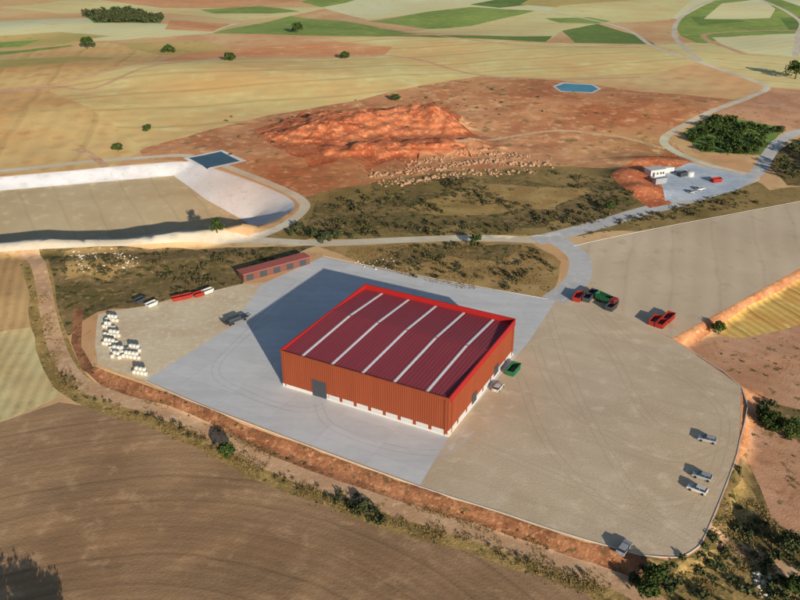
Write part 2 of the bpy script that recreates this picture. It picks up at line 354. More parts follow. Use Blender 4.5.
region('golden_field','gold',[(712,322),(760,292),(800,268),(1100,120),(1200,250),(800,326),(742,338),(722,336)],z=ZL,jit=1)
region('embankment','bank_o',[(664,340),(740,296),(824,254),(1100,120),(1100,135),(822,266),(745,307),(690,344),(676,350)],z=ZL*.5,jit=0.8)
region('embankment','bank_o',[(739,384),(764,388),(772,396),(756,426),(745,452),(736,462),(730,458)],z=ZL*.5,jit=0.8)
region('gully_scrub','scrub_d',[(757,398),(800,410),(860,430),(860,460),(790,436),(760,424)],z=ZL,jit=2)
region('gully_scrub','scrub_d',[(737,462),(752,470),(778,520),(830,560),(830,640),(640,620),(610,566),(680,560),(702,545),(722,500)],z=ZL,jit=2)
region('red_soil','pink',[(748,430),(790,440),(840,470),(840,530),(790,520),(752,470)],z=ZL,jit=1.5)
region('dry_grass_patch','verge',[(680,562),(730,545),(800,580),(850,620),(700,640),(650,600)],z=ZL,jit=2)
region('dry_grass_patch','verge',[(728,500),(744,480),(762,505),(752,530),(730,530)],z=ZL,jit=2)
road('dirt_road','track',[(704,534),(730,545),(765,560),(830,586),(900,620)],4.0,z=ZL,jit=0.4)
region('embankment','bank',[(84,308),(80,345),(92,368),(142,386),(200,409),(300,448),(420,491),(560,538),(650,563),(640,576),(590,564),(540,546),(470,523),(400,500),(330,478),(270,454),(215,426),(160,403),(105,386),(80,366),(70,340),(74,310)],z=ZL*.5,jit=0.7)
road('dirt_track','track',[(-20,252),(22,256),(38,268),(46,300),(56,345),(75,378),(110,396),(160,411),(215,435),(270,463),(330,486),(400,509),(470,531),(540,555),(590,572),(640,593),(700,640)],4.8,z=ZL,jit=0.4)
# --- platforms and roads
region('gravel_platform','lot2',[(572,246),(640,232),(820,198),(1100,140),(1100,120),(826,254),(672,338),(604,305),(584,282),(580,262)])
region('gravel_pad','pad',[(98,314),(170,301),(240,284),(264,282),(232,328),(147,381),(98,364),(94,345)],jit=0.5)
region('gravel_yard','lot',[(449,436),(518,355),(556,298),(575,294),(606,306),(672,339),(741,387),(739,440),(727,480),(703,536),(694,549),(680,556),(640,554),(560,531),(418,485)])
tyres('lotmark',[(548,310),(560,350),(590,420),(640,500),(690,540)]); tyres('lotmark',[(535,345),(560,400),(620,440),(680,460),(730,440)])
tyres('lotmark',[(470,440),(540,470),(620,500),(690,500),(724,470)]); tyres('lotmark',[(600,312),(640,350),(700,390),(725,420),(715,470),(690,520)])
tyres('lotmark',[(520,375),(545,440),(600,500),(660,530)]); tyres('lotmark',[(575,310),(610,350),(650,420),(700,440)])
region('concrete_apron','apron',[(146,380),(232,326),(262,284),(322,257),(400,273),(470,286),(556,300),(530,340),(449,436),(420,485),(300,441),(200,403)])
tyres('apronmark',[(325,405),(300,410),(250,395),(215,370),(250,330),(300,280)]); tyres('apronmark',[(318,403),(330,425),(380,445),(440,452),(470,430)])
road('gravel_road','gravroad',[(-320,262),(0,252),(100,248),(200,243),(250,240),(320,243),(400,240),(470,238),(535,240)],5.5)
road('rim_road','gravroad',[(250,240),(285,225),(303,211),(303,201),(282,189),(238,171),(200,158),(168,156),(80,163),(0,171),(-320,196)],4.5,jit=0.5)
road('access_road','asph',[(535,240),(556,240),(578,256),(580,272),(572,286),(553,300)],8.0)
road('access_road','asph',[(535,241),(556,236),(600,224),(645,211),(672,204),(720,190),(748,180)],8.0)
road('paved_road','gravroad',[(748,182),(752,176),(700,163),(668,149),(664,142),(676,134),(722,114),(750,99),(767,88),(740,78),(700,65),(655,50),(630,30),(590,18),(540,10)],4.6)
road('paved_road','asph',[(735,186),(758,172),(768,156),(782,142),(810,132),(900,120)],6.5)
road('field_road','gravroad',[(700,64),(684,50),(674,32),(684,16),(720,0),(800,-15)],4.6)
road('field_road','gravroad',[(795,58),(798,34),(800,20),(770,5),(740,-6)],5.0)
road('field_track','track',[(745,57),(722,48),(706,40),(712,33),(800,30)],5.0)
road('field_track','track',[(-60,100),(50,95),(95,97),(160,78),(250,66),(390,61),(470,78),(560,83),(640,80)],3.6)
road('field_track','track',[(75,150),(90,155),(105,166),(100,168)],4.0)
road('field_track','track',[(400,36),(520,50),(640,50)],3.6)
road('field_track','track',[(455,150),(500,140),(560,134),(620,140),(665,150)],3.0,jit=.6)
REG.append(('basin_slope','liner',resample(RIM,True)))
REG.append(('basin_floor','floor',FLOOR))
region('pond_bank','liner',[(183,158),(222,150.5),(247,161),(206,170)])
region('pond_water','water_d',[(189,158),(221,152),(240,161),(207,168)])
region('pond_bank','liner',[(552,91),(562,86),(592,88),(601,93),(592,99),(560,98)])
region('pond_water','water_t',[(555,91.3),(564,87.2),(591,89),(598,93.3),(590,97.8),(561,97)])
region('embankment','redhill',[(612,178),(634,162),(672,154),(690,163),(664,176),(664,196),(672,204),(650,208),(626,192)],jit=2)
region('lined_yard','bluepad',[(658,176),(690,164),(752,177),(738,190),(704,199),(665,201)])

# ---------------------------------------------------------------- triangulate the whole ground as one sheet
pts=[];edges=[]
for (_,_,poly) in REG:
    s=len(pts); n=len(poly); pts+=[Vector(p) for p in poly]
    edges+=[(s+i,s+(i+1)%n) for i in range(n)]
K=85.0
Y=60.0
gpts=[]
while Y<1500:
    c=max(1.9,Y/K); X=-(0.72*Y+50)
    while X<0.72*Y+50:
        gpts.append((X+random.uniform(-.3,.3)*c,Y+random.uniform(-.3,.3)*c)); X+=c
    Y+=c
for R in [1600,2000,2600,3400,4500,6500,9000]:
    for k in range(60):
        a=k/60*2*math.pi; gpts.append((R*math.cos(a)*1.0,R*math.sin(a)+0))
for gx in range(-1400,1401,60):
    for gy in range(-900,1500,60):
        if gy<55 or abs(gx)>0.72*gy+60: gpts.append((gx+random.uniform(-9,9),gy+random.uniform(-9,9)))
cx0,cy0=G(380,135)
for gx in np.arange(cx0-75,cx0+75,1.7):
    for gy in np.arange(cy0-55,cy0+60,1.9): gpts.append((gx+random.uniform(-.5,.5),gy+random.uniform(-.5,.5)))
pts+=[Vector(p) for p in gpts]
V,E,FC,_,_,_=geometry.delaunay_2d_cdt(pts,edges,[],0,1e-4)
print('cdt',len(V),len(FC),time.time()-T0)
VX=np.array([[p.x,p.y] for p in V]); TR=np.array([list(f)[:3] for f in FC])
CX=VX[TR].mean(axis=1)
own=np.full(len(TR),-1)
for i,(n_,m_,poly) in enumerate(REG):
    q=np.array(poly); lo=q.min(0);hi=q.max(0)
    idx=np.where((CX[:,0]>lo[0])&(CX[:,0]<hi[0])&(CX[:,1]>lo[1])&(CX[:,1]<hi[1]))[0]
    if len(idx)==0: print('empty',n_); continue
    k=pip(CX[idx,0],CX[idx,1],poly); own[idx[k]]=i
VZ=height(VX[:,0],VX[:,1])
e=0.5
nx=-(height(VX[:,0]+e,VX[:,1])-height(VX[:,0]-e,VX[:,1]))/(2*e); ny=-(height(VX[:,0],VX[:,1]+e)-height(VX[:,0],VX[:,1]-e))/(2*e)
NRM=np.stack([nx,ny,np.ones_like(nx)],1); NRM/=np.linalg.norm(NRM,axis=1)[:,None]
TINT=np.ones((len(VX),4),np.float32)
lv=(0.94+0.12*fbm(VX[:,0]/90,VX[:,1]/90,21,3))
TINT[:,0]=lv; TINT[:,1]=lv; TINT[:,2]=lv
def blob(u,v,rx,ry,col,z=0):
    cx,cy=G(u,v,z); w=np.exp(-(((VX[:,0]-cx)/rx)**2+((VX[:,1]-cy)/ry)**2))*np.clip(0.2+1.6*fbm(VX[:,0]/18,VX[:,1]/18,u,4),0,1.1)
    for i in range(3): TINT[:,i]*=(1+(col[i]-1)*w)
blob(40,500,40,25,(1.08,1.08,1.06)); blob(300,560,40,14,(0.9,0.88,0.86)); blob(150,540,30,14,(1.06,1.02,1.0)); blob(200,440,40,8,(1.08,1.05,1.02))
blob(250,180,50,40,(1.0,0.88,0.80)); blob(560,125,60,40,(1.0,0.90,0.84)); blob(660,115,50,40,(1.0,0.88,0.80)); blob(420,210,40,30,(0.9,0.95,0.85))
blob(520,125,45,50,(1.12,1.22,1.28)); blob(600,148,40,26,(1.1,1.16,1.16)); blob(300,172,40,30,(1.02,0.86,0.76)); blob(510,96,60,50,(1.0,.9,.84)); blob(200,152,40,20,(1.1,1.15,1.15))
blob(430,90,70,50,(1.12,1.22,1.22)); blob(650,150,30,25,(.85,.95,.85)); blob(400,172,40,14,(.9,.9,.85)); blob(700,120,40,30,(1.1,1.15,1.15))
blob(600,400,26,18,(0.95,0.96,0.98)); blob(560,500,30,10,(1.05,1.05,1.03)); blob(690,450,14,24,(1.07,1.04,1.0)); blob(640,330,20,12,(1.06,1.04,1.02))
blob(760,225,50,10,(0.95,0.95,0.96)); blob(150,60,80,40,(0.95,0.88,0.82)); blob(60,120,60,30,(1.05,1.02,0.95)); blob(30,75,60,40,(.95,.88,.8)); blob(230,95,80,30,(.97,.9,.84))
def addmesh(name,verts,faces,mat,smooth=True):
    me=bpy.data.meshes.new(name); me.from_pydata(verts,[],faces)
    for m in (mat if isinstance(mat,list) else [mat]): me.materials.append(m)
    if smooth: me.polygons.foreach_set('use_smooth',[True]*len(me.polygons))
    o=bpy.data.objects.new(name,me); bpy.context.scene.collection.objects.link(o); return o
def emit(name,idx,mat):
    t=TR[idx]; u,inv=np.unique(t.ravel(),return_inverse=True)
    f=inv.reshape(-1,3)
    a=VX[t[:,1]]-VX[t[:,0]]; b=VX[t[:,2]]-VX[t[:,0]]; cr=a[:,0]*b[:,1]-a[:,1]*b[:,0]
    f=np.where((cr<0)[:,None],f[:,::-1],f)
    o=addmesh(name,np.column_stack([VX[u],VZ[u]]).tolist(),f.tolist(),mat)
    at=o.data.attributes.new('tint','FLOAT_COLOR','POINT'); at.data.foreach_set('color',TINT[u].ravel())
    o.data.normals_split_custom_set_from_vertices(NRM[u].tolist())
    return o
emit('ground',np.where(own==-1)[0],M['ground'])
# tyre marks of one surface are merged into one object
done=set()
for i,(n_,m_,_) in enumerate(REG):
    if i in done: continue
    if n_=='tyre_marks':
        grp=[j for j,(a,b,_) in enumerate(REG) if a==n_ and b==m_]; done.update(grp); idx=np.where(np.isin(own,grp))[0]
    else: idx=np.where(own==i)[0]
    if len(idx): emit(n_,idx,M[m_])
print('ground',time.time()-T0)
def hz(x,y): return float(height(np.array([x]),np.array([y]))[0])

# ---------------------------------------------------------------- mesh builder
class MB:
    def __init__(s): s.v=[];s.f=[];s.m=[]
    def add(s,v,f,mi): 
        o=len(s.v); s.v+=v; s.f+=[[i+o for i in q] for q in f]; s.m+=[mi]*len(f)
    def box(s,x0,x1,y0,y1,z0,z1,mi=0,tx=0,ty=0):
        v=[(x0,y0,z0),(x1,y0,z0),(x1,y1,z0),(x0,y1,z0),(x0+tx,y0+ty,z1),(x1-tx,y0+ty,z1),(x1-tx,y1-ty,z1),(x0+tx,y1-ty,z1)]
        s.add(v,[(3,2,1,0),(4,5,6,7),(0,1,5,4),(1,2,6,5),(2,3,7,6),(3,0,4,7)],mi)
    def prism(s,prof,y0,y1,mi=0,inset=0):
        n=len(prof); v=[(x,y0,z) for x,z in prof]+[(x,y1,z) for x,z in prof]
        s.add(v,[tuple(range(n)),tuple(range(2*n-1,n-1,-1))]+[(i,i+n,(i+1)%n+n,(i+1)%n) for i in range(n)],mi)
    def tube(s,p0,p1,r0,r1,mi=0,seg=8,caps=True):
        p0=Vector(p0);p1=Vector(p1);d=(p1-p0).normalized(); a=d.orthogonal().normalized(); b=d.cross(a)
        v=[];
        for p,r in ((p0,r0),(p1,r1)):
            for k in range(seg):
                t=2*math.pi*k/seg; v.append(tuple(p+a*math.cos(t)*r+b*math.sin(t)*r))
        f=[(k,(k+1)%seg,(k+1)%seg+seg,k+seg) for k in range(seg)]
        if caps: f+=[tuple(range(seg-1,-1,-1)),tuple(range(seg,2*seg))]
        s.add(v,f,mi)
    def build(s,name,mats,loc=(0,0,0),rot=0,parent=None,smooth=False):
        o=addmesh(name,s.v,s.f,mats,smooth); o.data.polygons.foreach_set('material_index',s.m)
        o.location=loc; o.rotation_euler=(0,0,rot)
        if parent: o.parent=parent
        return o
# ---------------------------------------------------------------- structure materials (vertical faces receive ~2x the ground's sun)
S={}
S['rust']=smat('rust_cladding',C(178,88,52,.42),0.18,0.6,0.5,streak='z')
S['roof']=smat('maroon_roof_sheet',C(132,54,60),0.18,0.65,0.4,streak='y')
S['roofrib']=smat('maroon_roof_rib',C(106,42,48),0.08,0.6,0.12)
S['redtrim']=smat('red_parapet',C(196,42,38,.5),0.10,0.55,0.3)
S['sky']=smat('skylight_sheet',C(206,196,194),0.14,0.5,0.5)
S['white']=smat('white_panel',C(226,222,214,.52),0.10,0.6,0.5)
S['conc']=smat('concrete',C(198,192,180,.8),0.12,0.85,0.6)
S['dark']=smat('dark_metal',C(74,78,82,.6),0.2,0.5,0.8)
S['black']=smat('tyre_rubber',(0.02,0.02,0.02),0.2,0.8,2)
S['glass']=smat('window_glass',(0.03,0.04,0.05),0.1,0.15,1,spec=0.5)
S['redp']=smat('red_paint',C(176,54,42,.55),0.3,0.55,1.5)
S['greenp']=smat('green_paint',C(46,120,76,.55),0.3,0.55,1.5)
S['whitep']=smat('white_paint',(0.60,0.60,0.58),0.06,0.35,1.5)
S['silverp']=smat('silver_paint',(0.34,0.36,0.38),0.06,0.35,1.5)
S['shedroof']=smat('red_brown_sheet',C(158,88,76,.85),0.2,0.6,0.5)
S['rock']=smat('pale_stone',C(206,194,172,.75),0.25,0.9,0.9)
S['bag']=smat('bulk_bag_fabric',C(222,216,200,.62),0.2,0.9,0.9)
S['rockr']=smat('red_stone',C(176,138,106,.75),0.3,0.9,0.6)
S['bark']=smat('bark',(0.09,0.065,0.045),0.3,0.9,3)
S['leaf']=leafmat('leaves',(0.03,0.055,0.014),(0.085,0.12,0.03))
S['leafo']=leafmat('olive_leaves',(0.035,0.05,0.02),(0.10,0.11,0.045))
S['leafd']=leafmat('dry_scrub_leaves',(0.05,0.05,0.02),(0.14,0.115,0.055))
S['straw']=leafmat('dry_stems',C(140,116,68,.5),C(186,158,102,.55))
# ---------------------------------------------------------------- warehouse
W,D=48.0,43.7
LX,LY=-30.9,178.8
wh=bpy.data.objects.new('industrial_warehouse',None); bpy.context.scene.collection.objects.link(wh)
wh.location=(LX,LY,0); wh.rotation_euler=(0,0,TH)
ZT=11.0; ZP=1.7
def ribwall(mb,p0,p1,z0,z1,per=0.6,dep=0.045,mi=0,skip=None):
    dx,dy=p1[0]-p0[0],p1[1]-p0[1]; L=math.hypot(dx,dy); ux,uy=dx/L,dy/L; nx,ny=uy,-ux
    n=int(L/per); per=L/n; prof=[]
    for i in range(n):
        for a,o in ((0,0),(0.35,0),(0.5,dep),(0.85,dep)): prof.append(((i+a)*per,o))
    prof.append((L,0))
    v=[(p0[0]+ux*t+nx*o,p0[1]+uy*t+ny*o,z0) for t,o in prof]+[(p0[0]+ux*t+nx*o,p0[1]+uy*t+ny*o,z1) for t,o in prof]
    k=len(prof)
    fs=[]
    for i in range(k-1):
        fs.append((i,i+1,i+1+k,i+k))
    mb.add(v,fs,mi)
mb=MB()
ribwall(mb,(0,0),(9.2,0),0.9,ZT)
ribwall(mb,(9.2,0),(13.6,0),5.0,ZT)
ribwall(mb,(13.6,0),(W,0),ZP,ZT)
ribwall(mb,(W,0),(W,D),ZP,ZT)
ribwall(mb,(W,D),(0,D),0.9,ZT)
ribwall(mb,(0,D),(0,0),0.9,ZT)
mb.build('cladding_walls',[S['rust']],parent=wh)
mb=MB() 
mb.box(0.15,W-0.15,0.15,D-0.15,0.0,9.3,0)
mb.build('structure_core',[S['conc']],parent=wh)
mb=MB() # plinth
mb.box(-0.10,9.2,-0.10,0.12,0,0.9,0); mb.box(13.6,W+0.10,-0.10,0.12,0,0.55,0)
mb.box(W-0.12,W+0.10,0.13,D+0.1,0,0.55,0); mb.box(-0.10,0.12,0.13,D+0.1,0,0.9,0); mb.box(0.13,W-0.13,D-0.12,D+0.1,0,0.9,0)
mb.build('plinth',[S['conc']],parent=wh)
mb=MB()
n=8; a0=14.2; st=(W-0.3-a0)/n
for i in range(n):
    mb.box(a0+i*st,a0+(i+1)*st-0.9,-0.06,0.12,0.56,ZP-0.01,0)
    mb.box(a0+(i+1)*st-0.9,a0+(i+1)*st,-0.03,0.12,0.56,ZP-0.01,1)
n=8; st=(D-1.0)/n
for i in range(n):
    mb.box(W-0.12,W+0.06,0.5+i*st,0.5+(i+1)*st-0.9,0.56,ZP-0.01,0)
    mb.box(W-0.12,W+0.03,0.5+(i+1)*st-0.9,0.5+(i+1)*st,0.56,ZP-0.01,1)
mb.build('low_wall_panels',[S['white'],S['rust']],parent=wh)
mb=MB() # sliding door
mb.box(9.25,13.55,0.0,0.12,0.02,4.95,0); 
for k in range(5): mb.box(9.4+k*0.82,9.5+k*0.82,-0.05,-0.002,0.05,4.9,0)
mb.box(9.05,9.25,-0.09,0.1,0.9,5.15,1); mb.box(13.55,13.75,-0.09,0.1,ZP,5.15,1); mb.box(9.25,13.55,-0.09,-0.01,4.96,5.15,1)
mb.build('sliding_door',[S['dark'],S['rust']],parent=wh)
mb=MB()
mb.box(W+0.075,W+0.12,14,17,0.57,3.6,0); mb.box(W+0.075,W+0.12,29,32,0.57,3.6,0); 
mb.build('roller_door',[S['dark']],parent=wh)
YR=D*0.56; ZF,ZR,ZB=10.45,11.05,9.75
def rz(y): return ZF+(ZR-ZF)*y/YR if y<YR else ZR+(ZB-ZR)*(y-YR)/(D-YR)
mb=MB()
mb.add([(0.1,0.1,rz(0.1)),(W-0.1,0.1,rz(0.1)),(W-0.1,YR,ZR),(0.1,YR,ZR),(W-0.1,D-.1,ZB),(0.1,D-.1,ZB)],[(0,1,2,3),(3,2,4,5)],0)
x=0.9
while x<W-0.5:
    for ya,yb in ((0.3,YR),(YR,D-0.3)):
        za,zb=rz(ya),rz(yb)
        mb.add([(x-.09,ya,za+.005),(x+.09,ya,za+.005),(x+.05,ya,za+.07),(x-.05,ya,za+.07),(x-.09,yb,zb+.005),(x+.09,yb,zb+.005),(x+.05,yb,zb+.07),(x-.05,yb,zb+.07)],
           [(0,1,2,3),(7,6,5,4),(1,5,6,2),(2,6,7,3),(3,7,4,0)],1)
    x+=1.0
mb.build('roof',[S['roof'],S['roofrib']],parent=wh)
mb=MB()
for fr in (0.13,0.315,0.5,0.685,0.87):
    x=W*fr
    for ya,yb in ((0.6,YR-0.1),(YR+0.1,D-0.6)):
        za,zb=rz(ya)+.10,rz(yb)+.10
        mb.add([(x-.34,ya,za),(x+.34,ya,za),(x+.34,yb,zb),(x-.34,yb,zb),(x-.34,ya,za-.09),(x+.34,ya,za-.09),(x+.34,yb,zb-.09),(x-.34,yb,zb-.09)],
           [(0,1,2,3),(4,5,1,0),(5,6,2,1),(6,7,3,2),(7,4,0,3)],0)
mb.build('skylight_strips',[S['sky']],parent=wh)
mb=MB()
mb.prism([(0.12,ZR+0.08),(W-0.12,ZR+0.08),(W-0.12,ZR+0.12),(0.12,ZR+0.12)],YR-0.2,YR+0.2,0)
mb.build('ridge_cap',[S['roof']],parent=wh)
mb=MB() # parapets
t=0.22
mb.box(-0.1,W+0.1,D-t,D+0.12,9.2,ZT+0.35,0)
mb.box(-0.1,t,0.25,D-t-0.003,9.4,ZT+0.25,0)
mb.box(W-t,W+0.1,0.25,D-t-0.003,9.4,ZT+0.25,0)
mb.box(-0.1,W+0.1,-0.12,0.245,10.65,ZT-0.12,1)
mb.build('parapet',[S['redtrim'],S['rust']],parent=wh)
mb=MB()
for fr in (0.02,0.98): mb.tube((W*fr,-0.16,0.3),(W*fr,-0.16,10.2),0.09,0.09)
for yy in (1.5,D-1.5): mb.tube((W+0.18,yy,0.3),(W+0.18,yy,10.2),0.09,0.09)
mb.build('downpipes',[S['rust']],parent=wh)

# ---------------------------------------------------------------- long low shed
def place2(u1,v1,u2,v2):
    a=G(u1,v1);b=G(u2,v2); return a,math.atan2(b[1]-a[1],b[0]-a[0]),math.hypot(b[0]-a[0],b[1]-a[1])
a,r,L=place2(244,282,310,264)
sh=bpy.data.objects.new('storage_shed',None); bpy.context.scene.collection.objects.link(sh); sh.location=(a[0],a[1],0); sh.rotation_euler=(0,0,r)
mb=MB(); mb.box(0,L,0,4.2,0,2.7,0)
for k in range(5): mb.box(1+k*L/5,1+k*L/5+2.6,-0.03,0.0-0.001,0.05,2.2,1)
mb.build('walls',[smat('shed_wall',C(140,92,78,.5),.15),S['dark']],parent=sh)
mb=MB(); mb.prism([(-0.3,2.72),(L+0.3,2.72),(L+0.3,2.9),(-0.3,2.9)],-0.3,4.6,0)
for k in range(int(L)): mb.box(k+0.4,k+0.5,-0.28,4.58,2.905,2.96,0)
mb.build('roof',[S['shedroof']],parent=sh)

# ---------------------------------------------------------------- kerbs and drain channels
def strip(name,px,w,h,mat,z=0.0,closed=False):
    p=resample(catmull(gp(px),False,3),False,45,3)
    mb=MB(); n=len(p); V=[]
    for i in range(n):
        a=p[max(i-1,0)];b=p[min(i+1,n-1)];dx,dy=b[0]-a[0],b[1]-a[1];l=math.hypot(dx,dy)
        nx,ny=-dy/l*w/2,dx/l*w/2; zz=max(hz(*p[i]),0)+z
        V+=[(p[i][0]+nx,p[i][1]+ny,zz-.5),(p[i][0]+nx,p[i][1]+ny,zz+h),(p[i][0]-nx,p[i][1]-ny,zz+h),(p[i][0]-nx,p[i][1]-ny,zz-.5)]
    F_=[]
    for i in range(n-1):
        for k in range(3): F_.append((4*i+k,4*i+4+k,4*i+5+k,4*i+1+k))
    mb.add(V,F_,0); return mb.build(name,[mat])
strip('concrete_kerb',[(146,381),(200,404.5),(300,442.5),(420,486.5),(500,512),(560,532),(640,555)],0.25,0.10,S['conc'])
strip('concrete_kerb',[(640,555),(664,557),(681,556.5),(695,549),(705,536),(728,480),(740,440),(742,388),(672,340),(606,307)],0.2,0.08,S['conc'])
strip('concrete_kerb',[(573,246),(640,231.5),(820,197.5)],0.22,0.10,S['conc'])
strip('concrete_kerb',[(323,256),(400,272),(470,285),(548,299)],0.22,0.10,S['conc'])

# ---------------------------------------------------------------- vegetation
def leaf_quads(c,nrm_r,size,n,flat=1.0,shell=0.5):
    d=rng.normal(size=(n,3)); d/=np.linalg.norm(d,axis=1)[:,None]
    r=(shell+(1-shell)*rng.random(n))[:,None]
    p=np.array(c)+d*r*np.array(nrm_r)
    a=rng.normal(size=(n,3)); a/=np.linalg.norm(a,axis=1)[:,None]
    b=np.cross(a,d+0.3*rng.normal(size=(n,3))); b/=np.linalg.norm(b,axis=1)[:,None]+1e-9
    s=(size*(0.6+0.8*rng.random(n)))[:,None]
    return np.stack([p-a*s*.5-b*s*.35,p+a*s*.5-b*s*.2,p+a*s*.4+b*s*.45,p-a*s*.45+b*s*.3],1)
def tree_parts(mb,x,y,z,h,r,mi_b=0,mi_l=1,leafsize=0.4,clumps=18,per=70):
    tr=h*0.42; lean=rng.normal(size=2)*0.05*h
    top=(x+lean[0],y+lean[1],z+tr)
    mb.tube((x,y,z-0.2),top,h*0.045,h*0.028,mi_b,7)
    qs=[]
    for k in range(clumps):
        a=2*math.pi*k/clumps*2.4+rng.random()*0.8; e=rng.random()
        rr=r*(0.35+0.5*rng.random())*(1-0.45*e)
        cz=z+h*(0.36+0.5*e); cc=(x+lean[0]+math.cos(a)*rr,y+lean[1]+math.sin(a)*rr,cz)
        if k%2==0: mb.tube(top,cc,h*0.018,h*0.005,mi_b,5,False)
        cr=r*(0.28+0.2*rng.random())
        qs.append(leaf_quads(cc,(cr,cr,cr*0.8),leafsize,per,shell=0.35))
    q=np.concatenate(qs); v=q.reshape(-1,3); o=len(mb.v)
    mb.v+=[tuple(t) for t in v.tolist()]; n=len(q); mb.f+=[[o+4*i,o+4*i+1,o+4*i+2,o+4*i+3] for i in range(n)]; mb.m+=[mi_l]*n
def tree(name,u,v,h,r,leaf='leaf',z=0,**k):
    x,y=G(u,v,z); zz=hz(x,y); mb=MB(); tree_parts(mb,0,0,0,h,r,**k)
    return mb.build(name,[S['bark'],S[leaf]],loc=(x,y,zz))
def inpoly(px,n,z=0):
    p=gp(px,z); q=np.array(p); lo=q.min(0);hi=q.max(0); out=[]
    while len(out)<n:
        c=lo+(hi-lo)*rng.random((n*3,2)); k=pip(c[:,0],c[:,1],p); out+=c[k].tolist()
    return np.array(out[:n])
def along(px,n,w,z=0):
    p=np.array(resample(catmull(gp(px,z),False,4),False,200,0.5)); i=rng.integers(0,len(p),n)
    return p[i]+rng.normal(size=(n,2))*w
def bushes(name,pts,smin,smax,leaf='leafd',per=40,clump=True):
    if clump:
        k=fbm(pts[:,0]/12,pts[:,1]/12,33,3)>0.46; pts=pts[k]
    z=height(pts[:,0],pts[:,1]); qs=[]
    for (x,y),zz in zip(pts,z):
        s=smin+(smax-smin)*rng.random()**2.2
        nn=int(per*(0.5+s/smax))
        qs.append(leaf_quads((x,y,zz+s*0.35),(s*(.8+.4*rng.random()),s*(.8+.4*rng.random()),s*0.6),s*0.42,nn,shell=0.45))
    q=np.concatenate(qs); n=len(q); v=q.reshape(-1,3)
    f=np.arange(4*n).reshape(-1,4)
    return addmesh(name,v.tolist(),f.tolist(),S[leaf],False)
def tufts(name,pts,size,leaf='straw'):
    k=fbm(pts[:,0]/7,pts[:,1]/7,51,3)>0.5; pts=pts[k]
    z=height(pts[:,0],pts[:,1]); n=len(pts); per=4
    vs=[]
    for k in range(per):
        a=rng.random(n)*6.28; s=size*(0.5+rng.random(n)); w=s*0.3
        b=np.column_stack([pts[:,0]+np.cos(a)*s*.2,pts[:,1]+np.sin(a)*s*.2,z])
        t1=b+np.column_stack([np.cos(a+1.57)*w,np.sin(a+1.57)*w,np.zeros(n)]); t2=b-np.column_stack([np.cos(a+1.57)*w,np.sin(a+1.57)*w,np.zeros(n)])
        tp=b+np.column_stack([np.cos(a)*s*.9,np.sin(a)*s*.9,s*.7])
        vs.append(np.stack([t1,t2,tp],1))
    v=np.concatenate(vs); m=len(v)
    return addmesh(name,v.reshape(-1,3).tolist(),np.arange(3*m).reshape(-1,3).tolist(),S[leaf],False)
tree('tree',218,240,5.5,3.4)
tree('tree',227,459,4.0,2.5,z=ZL)
tree('tree',719,334,4.0,2.6,z=ZL)
tree('tree',655,585,4.8,2.8,z=ZL); tree('tree',648,598,4.0,2.4,z=ZL); tree('tree',668,592,3.2,1.8,z=ZL,leaf='leafo')
tree('tree',789,555,5.0,3.2,z=ZL,leaf='leafo'); tree('tree',796,594,4.4,2.6,z=ZL)
tree('tree',772,428,4.4,3.4,z=ZL); tree('tree',790,437,4.6,3.6,z=ZL); tree('tree',762,418,3.2,2.4,z=ZL,leaf='leafo')
tree('tree',362,509,2.0,1.3,z=ZL,leaf='leafo')
tree('tree',476,246,5,2.8); tree('tree',88,52,9,6,leafsize=1.0); tree('tree',297,40,9,6,leafsize=1.0)
tree('tree',118,152,4,3,leafsize=.6); tree('tree',170,57,6,5,leafsize=1.0); tree('tree',231,70,5,5,leafsize=1.0)
tree('tree',148,134,3.5,2.5,leafsize=.6); tree('tree',795,80,12,8,leafsize=1.0); tree('tree',610,212,4,2.6,leafsize=.6); 
tree('tree',345,64,5,4,leafsize=1.0); tree('tree',395,104,4,3,leafsize=.8)
def treexy(x,y,h,r):
    mb=MB(); tree_parts(mb,0,0,0,h,r,clumps=26,per=90); mb.build('tree',[S['bark'],S['leaf']],loc=(x,y,hz(x,y)))
treexy(-64,92,10,4.4); treexy(-58,90,9,4.2); treexy(-70,93,8.5,4.2); treexy(-42,86,6.5,3.0)
def grove(name,pts,h,r,leaf='leaf',ls=0.7,cl=7,per=22):
    mb=MB(); z=height(pts[:,0],pts[:,1])
    for (x,y),zz in zip(pts,z):
        k=0.7+0.6*rng.random(); tree_parts(mb,x,y,zz,h*k,r*k,leafsize=ls,clumps=cl,per=per)
    return mb.build(name,[S['bark'],S[leaf]])
grove('tree_grove',inpoly([(84,15),(125,10),(163,22),(158,29),(96,29)],110),5,5,'leafo',1.4,6,14)
grove('tree_grove',inpoly([(686,140),(712,126),(782,136),(758,157),(702,155)],110),3.6,2.6,'leaf',0.7,7,20)
grove('roadside_trees',inpoly([(772,178),(790,150),(830,146),(840,184)],40),5.0,3.4,'leafo',0.7,7,22)
grove('shrub_row',along([(292,226),(300,236),(345,240)],14,2.0),2.8,2.2,'leafo',0.5,7,26)
bushes('scrub_bushes',inpoly([(310,200),(400,182),(540,172),(650,185),(600,222),(535,234),(400,236),(300,238)],1100),0.4,2.0,per=22)
bushes('scrub_bushes',inpoly([(325,250),(470,243),(535,247),(556,266),(545,294),(440,287)],420),0.3,1.4,per=30)
bushes('scrub_bushes',inpoly([(60,262),(240,252),(300,250),(240,282),(100,306),(70,320)],460),0.4,1.6,per=30)
bushes('scrub_bushes',inpoly([(640,212),(740,190),(800,196),(690,216),(600,234),(575,240)],240),0.4,1.5,per=26)
bushes('gully_bushes',inpoly([(757,400),(800,412),(850,440),(790,440),(760,424)],60,ZL),0.6,2.0,'leafo',per=50)
